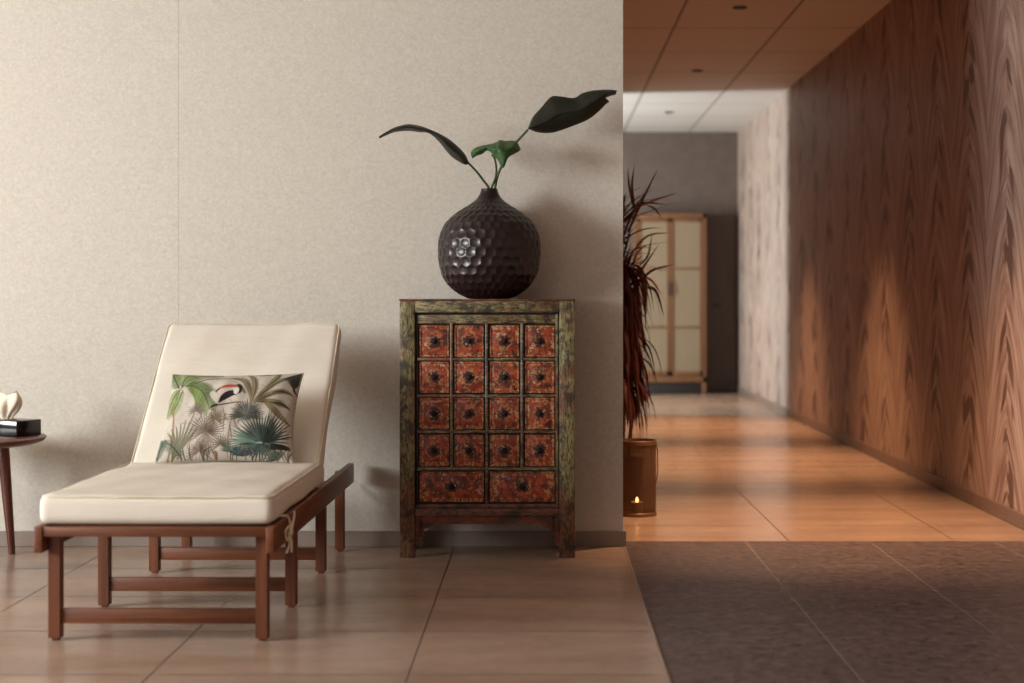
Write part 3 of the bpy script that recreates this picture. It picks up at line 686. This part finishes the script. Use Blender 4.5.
# scalloped apron with corner brackets
b = BM(); y_f, y_b = 0.012, 0.026
prof = []
zt = cz(516.5); xa, xb = cx(415) - xm, cx(559) - xm
def X(px): return cx(px) - xm
outline = [(415.5, 516), (415.5, 546), (418, 546.5), (419.5, 543), (419, 540), (421.5, 538), (420.5, 535), (423.5, 533), (424, 529.5), (428, 528), (432, 526), (437, 524.5)]
full = outline + [(974.5 - px, py) for px, py in outline[::-1]]
f_, r_ = [b.verts.new((X(px), y_f, cz(py))) for px, py in full], [b.verts.new((X(px), y_b, cz(py))) for px, py in full]
n_ = len(full); half = len(outline)
tops_f = {}; 
def fill(vs, flip):
    topv = [b.verts.new((v.co.x, v.co.y, zt)) for v in vs[1:-1]]
    ups = [vs[0]] + topv + [vs[-1]]
    for i in range(1, n_ - 2):
        try: b.faces.new((vs[i], vs[i + 1], ups[i + 1], ups[i]))
        except ValueError: pass
    return ups
uf, ur = fill(f_, 0), fill(r_, 1)
for i in range(1, n_ - 2): b.faces.new((f_[i], f_[i + 1], r_[i + 1], r_[i]))
bmesh.ops.remove_doubles(b, verts=b.verts, dist=1e-5)
obj('apron', b, M['apron'], cab, smooth=False)

# ------------------------------------------------------------------ hammered vase
VY = 6.755
vs = VY / F
vxc = (489.3 - 543) * vs; vz0 = ztop
prof_px = [(298, 17), (297.2, 21.5), (293, 30), (287, 38), (280, 44), (270, 48.5), (258, 50.6), (247, 51), (237, 50), (228, 46.8), (221, 42.5), (214, 35), (208, 26.5), (203, 18.5), (198, 12.8), (193, 9.6), (189, 8.3), (188, 8.5)]
zs_ = np.array([(298 - y) for y, r in prof_px]) * vs; rs_ = np.array([r for y, r in prof_px]) * vs
pp = spline([Vector((r, 0, z)) for r, z in zip(rs_, zs_)], 14)
# resample by arc length
acc = [0.0]
for a, c in zip(pp, pp[1:]): acc.append(acc[-1] + (c - a).length)
acc = np.array(acc); S = acc[-1]; NR, NT_ = 300, 512
ss = np.linspace(0, S, NR); rr_ = np.interp(ss, acc, [p.x for p in pp]); zz_ = np.interp(ss, acc, [p.z for p in pp])
cells = 31; rowh = 0.0375
verts = []; faces = []
for i in range(NR):
    dr = (rr_[min(i + 1, NR - 1)] - rr_[max(i - 1, 0)]); dz = (zz_[min(i + 1, NR - 1)] - zz_[max(i - 1, 0)]); L_ = math.hypot(dr, dz); nr, nz = dz / L_, -dr / L_
    cw = 2 * math.pi * rr_[i] / cells
    amp = 0.0048 * min(1, cw / 0.035) * min(1, max(0, (S - 0.035 - ss[i]) / 0.05)) * min(1, ss[i] / 0.03)
    row = ss[i] / rowh
    for k in range(NT_):
        best = 9
        uu_ = k / NT_ * cells
        for rw in (math.floor(row) - 1, math.floor(row), math.floor(row) + 1, math.floor(row) + 2):
            off = 0.5 * (rw % 2) + 0.12 * math.sin(rw * 12.9)
            du = uu_ - off; du -= round(du)
            jt = 0.10 * math.sin(round(uu_ - off) * 7.3 + rw * 3.1)
            d2 = ((du + jt * .5) * 1.06) ** 2 + ((row - rw + jt) * 1.0) ** 2
            if d2 < best: best = d2
        hgt = min(1, best * 3.0)
        d_ = amp * (hgt - 0.55)
        th_ = 2 * math.pi * k / NT_
        rad = rr_[i] + d_ * nr; verts.append((rad * math.cos(th_), rad * math.sin(th_), zz_[i] + d_ * nz))
for i in range(NR - 1):
    for k in range(NT_):
        k2_ = (k + 1) % NT_; faces.append((i * NT_ + k, i * NT_ + k2_, (i + 1) * NT_ + k2_, (i + 1) * NT_ + k))
# inner lip
rl, zl = rr_[-1], zz_[-1]; base = len(verts)
for rr2, z2 in ((rl - .003, zl + .001), (rl - .006, zl - .002), (rl - .006, zl - .10)):
    for k in range(NT_): verts.append((rr2 * math.cos(2 * math.pi * k / NT_), rr2 * math.sin(2 * math.pi * k / NT_), z2))
for q in range(3):
    a0 = (NR - 1) * NT_ + q * NT_ if q == 0 else base + (q - 1) * NT_; b0 = base + q * NT_
    for k in range(NT_): k2_ = (k + 1) % NT_; faces.append((a0 + k, a0 + k2_, b0 + k2_, b0 + k))
faces.append(tuple(range(NT_))[::-1]); faces.append(tuple(base + 2 * NT_ + k for k in range(NT_)))
me = bpy.data.meshes.new('vase'); me.from_pydata(verts, [], faces); me.update(); me.materials.append(M['vase']); me.shade_smooth()
vz = bpy.data.objects.new('vase', me); COL.objects.link(vz); vz.location = (vxc, VY, vz0)
vz['label'] = 'round dark brown vase with hammered hexagonal dimples and narrow neck, on the green cabinet'; vz['category'] = 'vase'

# ------------------------------------------------------------------ the three cut leaves in the vase
def leaf_mesh(stations, nsub=10, ncross=9, thick=0.0012):
    """stations: (upper px, mid px, lower px), each (x, y, Y): edges and midrib; lofted smooth with own thickness"""
    def path(k): return spline([at(*s[k]) for s in stations], nsub)
    U, Mm, Lw = path(0), path(1), path(2); b = BM(); rows = []
    for a, m, c in zip(U, Mm, Lw):
        row = []
        for j in range(ncross):
            t = j / (ncross - 1) * 2 - 1
            e = c if t > 0 else a; p = m.lerp(e, abs(t)); p.y -= 0.006 * math.sin(math.pi * abs(t)) * (1 if len(stations) > 4 else .5)
            row.append(b.verts.new(p))
        rows.append(row)
    for r0, r1 in zip(rows, rows[1:]):
        for j in range(ncross - 1): b.faces.new((r0[j], r0[j + 1], r1[j + 1], r1[j]))
    return b
def add_leaf(name, label, stations, stem, rad, mat, mid=True):
    mth = at(490, 190, VY)
    o = thing(name, label, 'leaf', mth, 0, None)
    def loc(b):
        for v in b.verts: v.co -= mth
        return b
    bl = obj('blade', loc(leaf_mesh(stations)), mat, o, ang=180)
    sm = bl.modifiers.new('thickness', 'SOLIDIFY'); sm.thickness = 0.0014; sm.offset = 0
    b = BM(); pts = spline([at(*p) for p in stem], 10); n = len(pts); tube(b, pts, [rad[0] + (rad[1] - rad[0]) * i / (n - 1) for i in range(n)], 10); loc(b); obj('stem', b, M['stem'], o)
    if mid:
        b = BM(); pts = spline([at(s[1][0], s[1][1], s[1][2] - .003) for s in stations], 10); n = len(pts); tube(b, pts, [0.0026 - 0.002 * i / (n - 1) for i in range(n)], 8); loc(b); obj('midrib', b, mat, o)
    return o
Y1 = 6.72
add_leaf('cut_leaf', 'large dark paddle leaf rising to the upper right from the vase neck',
    [((528, 128.5, Y1 + .01), (528.15, 128.775, Y1 - .02), (528.3, 129, Y1 + .02)), ((533, 117, Y1 + .01), (536, 125.525, Y1 - .02), (539, 132.5, Y1 + .02)), ((541, 108, Y1 + .01), (546.5, 121.53, Y1 - .02), (552, 132.6, Y1 + .02)), ((551, 97, Y1 + .01), (557, 114.875, Y1 - .02), (563, 129.5, Y1 + .02)), ((560, 96.5, Y1 + .01), (567, 112.45, Y1 - .02), (574, 125.5, Y1 + .02)), ((574, 98, Y1 + .01), (581, 109.825, Y1 - .02), (588, 119.5, Y1 + .02)), ((582, 93.5, Y1 + .01), (590, 103.675, Y1 - .02), (598, 112, Y1 + .02)), ((592, 90.7, Y1 + .01), (599, 98.015, Y1 - .02), (606, 104, Y1 + .02)), ((598, 90.2, Y1 + .01), (603.5, 96.415, Y1 - .02), (609, 101.5, Y1 + .02)), ((603, 89.8, Y1 + .01), (602.5, 95.19, Y1 - .02), (602, 99.6, Y1 + .02)), ((610, 89.8, Y1 + .01), (610, 93.21, Y1 - .02), (610, 96, Y1 + .02)), ((617, 90.5, Y1 + .01), (616.25, 92.7, Y1 - .02), (615.5, 94.5, Y1 + .02))],
    [(492, 203, VY), (494.5, 190, VY), (499, 172, 6.74), (512, 148, 6.73), (528, 129.5, Y1)], (0.0065, 0.005), M['leaf_dark'])
add_leaf('cut_leaf', 'narrow dark leaf arching down to the left from the vase neck',
    [((469, 163, 6.70), (468.5, 164, 6.70), (466, 165, 6.70)), ((464, 153, 6.70), (461, 157, 6.66), (460.5, 162.5, 6.70)), ((452, 141.5, 6.70), (450, 148, 6.66), (450, 155, 6.72)), ((441, 134.5, 6.70), (439.5, 137, 6.66), (438.5, 141, 6.71)),
     ((430, 129.6, 6.68), (429.5, 131, 6.66), (429, 133.2, 6.68)), ((420, 126, 6.67), (419, 129, 6.61), (419, 132, 6.68)), ((408, 124.3, 6.66), (407, 127, 6.60), (408, 130.8, 6.68)), ((396, 127, 6.64), (394, 130, 6.60), (395, 132, 6.66)), ((388, 131, 6.62), (386, 133, 6.6), (387, 135, 6.64)), ((379, 136.5, 6.60), (379, 137.3, 6.6), (379.5, 138.3, 6.60))],
    [(488, 203, VY), (489.5, 190, VY), (483, 180, 6.74), (476, 171, 6.72), (468.5, 163, 6.70)], (0.006, 0.0045), M['leaf_dark'])
add_leaf('cut_leaf', 'small curled bright green leaf between the two dark ones in the vase',
    [((493, 152.5, 6.66), (492, 154.5, 6.66), (491, 156, 6.66)), ((498, 141, 6.70), (497, 149, 6.60), (497, 159, 6.64)), ((506, 141, 6.70), (505, 151, 6.60), (503, 168, 6.62)), ((516, 141.5, 6.70), (512, 148, 6.62), (508, 158, 6.62)), ((521, 150, 6.68), (518, 152, 6.64), (514, 154, 6.64))],
    [(490, 203, VY + .01), (491, 190, VY + .01), (496, 175, 6.72), (495.5, 162, 6.68), (492.5, 154, 6.66)], (0.005, 0.004), M['leaf_green'])
# the curled second half of the green leaf, same leaf
lf = [o for o in bpy.data.objects if o.get('label', '').startswith('small curled')][0]
b = leaf_mesh([((471, 152, 6.68), (471, 155, 6.68), (472.5, 158.5, 6.68)), ((475, 148, 6.68), (476, 151, 6.63), (477, 155.5, 6.66)), ((481, 146, 6.70), (482, 149.5, 6.62), (482, 154, 6.66)), ((488, 144.5, 6.70), (487.5, 148, 6.62), (487.5, 150.5, 6.66)), ((493, 143.5, 6.70), (494, 149, 6.60), (493, 154, 6.64)), ((499, 141, 6.70), (498, 150, 6.60), (498, 158, 6.64))])
for v in b.verts: v.co -= lf.location
o = obj('blade_lobe', b, M['leaf_green'], lf, ang=180); sm = o.modifiers.new('thickness', 'SOLIDIFY'); sm.thickness = 0.0014; sm.offset = 0
# ------------------------------------------------------------------ side table, tissue box
TX, TY, TZ = -2.35, 6.46, 0.513
tb = thing('side_table', 'round dark red-brown wooden side table at the left edge', 'side table', (TX, TY, 0))
b = BM(); lathe(b, [(0.29, -0.030), (0.322, -0.018), (0.330, -0.008), (0.330, -0.003), (0.326, 0.0)], 96, (0, 0, TZ)); obj('table_top', b, M['walnut'], tb)
for ang in (64, 184, 304):
    d = Vector((math.cos(R(ang)), math.sin(R(ang)), 0)); b = BM()
    pts = [d * 0.225 + Vector((0, 0, TZ - .025)), d * 0.28 + Vector((0, 0, 0.0))]
    tube(b, [pts[0], pts[0].lerp(pts[1], .5), pts[1]], [0.026, 0.021, 0.014], 16); 
    obj('leg', b, M['walnut'], tb)
bx = thing('tissue_box', 'glossy black tissue box on the round side table', 'tissue box', (-2.205, 6.567, TZ), R(-25))
b = BM(); box(b, (-.125, -.07, 0.0), (.125, .07, .064), 0.004); obj('box_body', b, M['black_lacquer'], bx)
b = BM(); lathe(b, [(0.03, 0.0), (0.03, .0012)], 32, (0, 0, .064)); 
for v in b.verts: v.co.x *= 1.8
obj('slot_rim', b, M['brass'], bx)
b = BM(); rows = []
for i in range(22):
    t = i / 21; row = []
    for k in range(36):
        a = 2 * math.pi * k / 36
        r = (0.016 + 0.040 * math.sin(math.pi * min(1, t * 0.72 + .02))) * (1 + 0.22 * math.sin(3 * a + 2 * t) + 0.10 * math.sin(7 * a - 3 * t))
        row.append(b.verts.new((r * math.cos(a) * 1.15, r * math.sin(a) * .7, .062 + 0.108 * t ** .9 + 0.012 * math.sin(2 * a + 1) * t)))
    rows.append(row)
for r0, r1 in zip(rows, rows[1:]):
    for k in range(36): b.faces.new((r0[k], r0[(k + 1) % 36], r1[(k + 1) % 36], r1[k]))
b.faces.new(rows[-1])
obj('tissue', b, M['tissue'], bx, ang=180)

# ------------------------------------------------------------------ lantern with candle
LY = 7.93
ln = thing('floor_lantern', 'brown perforated cylinder lantern with a lit candle on the corridor floor beside the wall end', 'lantern', ((637 - 543) * LY / F, LY, 0))
Rl, Hl = 0.094, 0.372
b = BM(); uvl = b.loops.layers.uv.new('UVMap'); n = 64
r0 = [b.verts.new((Rl * math.cos(2 * math.pi * k / n), Rl * math.sin(2 * math.pi * k / n), 0.012)) for k in range(n)]
r1 = [b.verts.new((v.co.x, v.co.y, Hl - .01)) for v in r0]
for k in range(n):
    f = b.faces.new((r0[k], r0[(k + 1) % n], r1[(k + 1) % n], r1[k]))
    for l_, uv in zip(f.loops, ((k / n, 0), ((k + 1) / n, 0), ((k + 1) / n, 1), (k / n, 1))): l_[uvl].uv = uv
obj('mesh_shade', b, M['mesh'], ln)
for nm, z0, z1 in (('top_rim', Hl - .022, Hl), ('bottom_rim', 0, .018)):
    b = BM(); lathe(b, [(Rl + .001, z0), (Rl + .003, z0 + .002), (Rl + .003, z1 - .002), (Rl + .001, z1), (Rl - .003, z1), (Rl - .003, z0), (Rl + .001, z0)], 64, capb=False, capt=False); obj(nm, b, M['brass'], ln)
b = BM(); lathe(b, [(Rl - .002, 0.001), (Rl - .002, .006)], 48); obj('base_plate', b, M['brass'], ln)
b = BM(); tube(b, [(Rl, 0, Hl - .01), (Rl + .008, 0, Hl - .05), (Rl + .008, 0, .2), (Rl, 0, .16)], 0.003, 8); obj('side_bar', b, M['brass'], ln)
b = BM(); lathe(b, [(0.030, .006), (0.030, .060), (0.028, .064), (0.006, .060)], 32); cn = obj('candle', b, M['wax'], ln)
b = BM(); lathe(b, [(0.002, .062), (0.0065, .067), (0.0075, .074), (0.005, .082), (0.001, .090)], 16); obj('flame', b, M['flame'], cn)
pl = bpy.data.lights.new('candle_glow', 'POINT'); pl.energy = 0.03; pl.color = (1, .5, .2); pl.shadow_soft_size = 0.012
po = bpy.data.objects.new('candle_glow', pl); COL.objects.link(po); po.parent = ln; po.location = (0, 0, .115)

# ------------------------------------------------------------------ dried dracaena behind the wall end
PX, PY = 0.415, 8.45
pt_ = thing('potted_dracaena', 'tall dried red-brown spiky plant showing past the wall end, behind the lantern', 'potted plant', (PX, PY, 0))
b = BM(); lathe(b, [(0.085, 0), (0.09, .01), (0.115, .21), (0.118, .23), (0.108, .23), (0.105, .20)], 40); obj('pot', b, M['pot'], pt_)
b = BM(); lathe(b, [(0.104, .196), (0.104, .203)], 32); obj('soil', b, M['soil'], pt_)
b = BM(); tube(b, spline([(0, 0, .2), (.01, 0, .6), (-.01, .01, 1.1), (.0, 0, 1.45)], 8), 0.014, 10); obj('trunk', b, M['bark'], pt_)
b = BM(); tube(b, spline([(.03, -.02, .2), (.055, -.02, .5), (.04, -.01, .8), (.02, 0, 1.1)], 8), 0.010, 10); obj('trunk', b, M['bark'], pt_)
def blade(b, p, d, ln_, w_, droop, rnd):
    d = Vector(d).normalized(); side = d.cross(Vector((0, 0, 1)));
    if side.length < 1e-3: side = Vector((1, 0, 0))
    side = (side.normalized() + Vector((rnd.uniform(-.5, .5), rnd.uniform(-.5, .5), rnd.uniform(-.5, .5)))).normalized(); n = 9; prev = None; q = Vector(p); dd = d.copy()
    nr_ = dd.cross(side).normalized()
    for i in range(n + 1):
        t = i / n; w2 = w_ * (math.sin(math.pi * min(1, .25 + t * .75)) ** .8) * (1 - t ** 4) + 0.0006
        vs3 = (b.verts.new(q - side * w2), b.verts.new(q + nr_ * w2 * .35), b.verts.new(q + side * w2))
        if prev:
            b.faces.new((prev[0], prev[1], vs3[1], vs3[0])); b.faces.new((prev[1], prev[2], vs3[2], vs3[1]))
        prev = vs3; q = q + dd * ln_ / n; dd = (dd + Vector((0, 0, -droop / n))).normalized()
rnd = random.Random(11)
b1, b2 = BM(), BM()
for k in range(110):      # upward and outward crown
    a = rnd.uniform(0, 2 * math.pi); z = rnd.uniform(1.12, 1.55); e = rnd.uniform(.35, 1.7) * (0.7 + (z - 1.1))
    blade(b1 if rnd.random() < .88 else b2, (rnd.uniform(-.02, .02), rnd.uniform(-.02, .02), z), (math.cos(a), math.sin(a), e), rnd.uniform(.16, .30), rnd.uniform(.005, .009), rnd.uniform(0, 1.3), rnd)
for k in range(520):      # hanging dead leaves
    a = rnd.uniform(0, 2 * math.pi); z = rnd.uniform(.55, 1.24)
    blade(b1 if rnd.random() < .95 else b2, (rnd.uniform(-.03, .03), rnd.uniform(-.03, .03), z), (math.cos(a) * .9, math.sin(a) * .9, rnd.uniform(-.1, .7)), rnd.uniform(.22, .38), rnd.uniform(.007, .012), rnd.uniform(4, 8), rnd)
obj('foliage', b1, M['dry_leaf'], pt_, ang=180)
# the leaves that stick out clearest
P = lambda x, y: at(x, y, PY - .05) - Vector((PX, PY, 0))
for pts, w_ in (([(628, 232), (640, 205), (657.5, 169.5)], .007), ([(634, 205), (632, 185), (634.5, 166)], .006), ([(633, 206), (629, 185), (628, 168)], .005), ([(632, 208), (645, 203), (667, 204.5)], .006),
                ([(627, 290), (640, 272), (659, 244)], .007), ([(628, 296), (650, 272), (675, 264)], .006), ([(640, 265), (648, 255), (652.5, 233)], .005), ([(640, 288), (655, 290), (664, 316)], .008), ([(647, 205), (655, 209), (662, 219)], .004)):
    q = spline([P(*p) for p in pts], 8); n = len(q)
    for i in range(n - 1):
        wa, wb = [w_ * math.sin(math.pi * (.2 + .8 * j / (n - 1))) + .0006 for j in (i, i + 1)]
        d = (q[i + 1] - q[i]).normalized(); s = d.cross(Vector((0, 1, 0))).normalized()
        y_ = Vector((0, .003, 0)); A = [b2.verts.new(v) for v in (q[i] - s * wa, q[i] - y_, q[i] + s * wa)]; B = [b2.verts.new(v) for v in (q[i + 1] - s * wb, q[i + 1] - y_, q[i + 1] + s * wb)]
        b2.faces.new((A[0], A[1], B[1], B[0])); b2.faces.new((A[1], A[2], B[2], B[1]))
bmesh.ops.remove_doubles(b2, verts=b2.verts, dist=1e-5)
obj('outer_leaves', b2, M['dry_leaf'], pt_, ang=180)
b3 = BM()
for pts, w_ in (([(636, 208), (655, 200), (677, 193)], .006), ([(636, 245), (650, 235), (670, 232.5)], .005), ([(640, 275), (652, 281), (663, 297)], .006), ([(632, 270), (636, 255), (645, 246)], .007)):
    q = spline([P(*p) for p in pts], 8); n = len(q)
    for i in range(n - 1):
        wa, wb = [w_ * math.sin(math.pi * (.2 + .8 * j / (n - 1))) + .0006 for j in (i, i + 1)]
        d = (q[i + 1] - q[i]).normalized(); s = d.cross(Vector((0, 1, 0))).normalized()
        y_ = Vector((0, .003, 0)); A = [b3.verts.new(v) for v in (q[i] - s * wa, q[i] - y_, q[i] + s * wa)]; B = [b3.verts.new(v) for v in (q[i + 1] - s * wb, q[i + 1] - y_, q[i + 1] + s * wb)]
        b3.faces.new((A[0], A[1], B[1], B[0])); b3.faces.new((A[1], A[2], B[2], B[1]))
bmesh.ops.remove_doubles(b3, verts=b3.verts, dist=1e-5)
obj('tan_leaves', b3, M['dry_tan'], pt_, ang=180, label='dry tan leaves')

# ------------------------------------------------------------------ far cupboard
KY = 17.98
kx0, kx1 = (634 - 543) * KY / F, (706.5 - 543) * KY / F; kw = kx1 - kx0; kz0, kz1 = 0.13, 2.035
cu = thing('tall_cupboard', 'tall honey-framed cupboard with two pale woven door panels at the corridor end', 'cupboard', ((kx0 + kx1) / 2, KY, 0))
def kb(name, c0, c1, mat, bev=.004, parent=cu):
    b = BM(); box(b, c0, c1, bev); return obj(name, b, mat, parent)
hw = kw / 2
b = boxes(((-hw, .0, kz0), (-hw + .04, .34, kz1)), ((hw - .04, .0, kz0), (hw, .34, kz1)), ((-hw, .0, kz1 - .06), (hw, .34, kz1)), ((-hw, .0, kz0), (hw, .34, kz0 + .07)), ((-hw + .02, .30, kz0), (hw - .02, .32, kz1)), bev=.004)
obj('body', b, M['bamboo'], cu)
for s in (-1, 1):
    for yy in (.0, .29): kb('leg', (min(s * hw, s * (hw - .05)), yy, 0), (max(s * hw, s * (hw - .05)), yy + .05, kz0), M['bamboo'])
kb('gap_panel', (-hw + .02, .03, 0), (hw - .02, .06, kz0 + .01), M['paint_dark'])  # dark panel standing in for the dark gap under the cupboard
for s in (-1, 1):
    xa, xb_ = sorted((s * .003, s * (hw - .042))); t_ = .035
    b = boxes(((xa, -.005, kz0 + .075), (xa + t_, .02, kz1 - .065)), ((xb_ - t_, -.005, kz0 + .075), (xb_, .02, kz1 - .065)), ((xa, -.005, kz1 - .10), (xb_, .02, kz1 - .065)), ((xa, -.005, kz0 + .075), (xb_, .02, kz0 + .13)), ((xa, -.003, 1.40), (xb_, .018, 1.425)), ((xa, -.003, .74), (xb_, .018, .765)), bev=.003)
    dr = obj('door', b, M['bamboo'], cu)
    kb('woven_panel', (xa + t_ - .002, .006, kz0 + .12), (xb_ - t_ + .002, .012, kz1 - .09), M['rattan'], 0, dr)
    b = BM(); tube(b, [(s * .022, -.006, 1.12), (s * .022, -.03, 1.13), (s * .022, -.03, 1.25), (s * .022, -.006, 1.26)], .006, 8); obj('handle', b, M['metal_black'], dr)
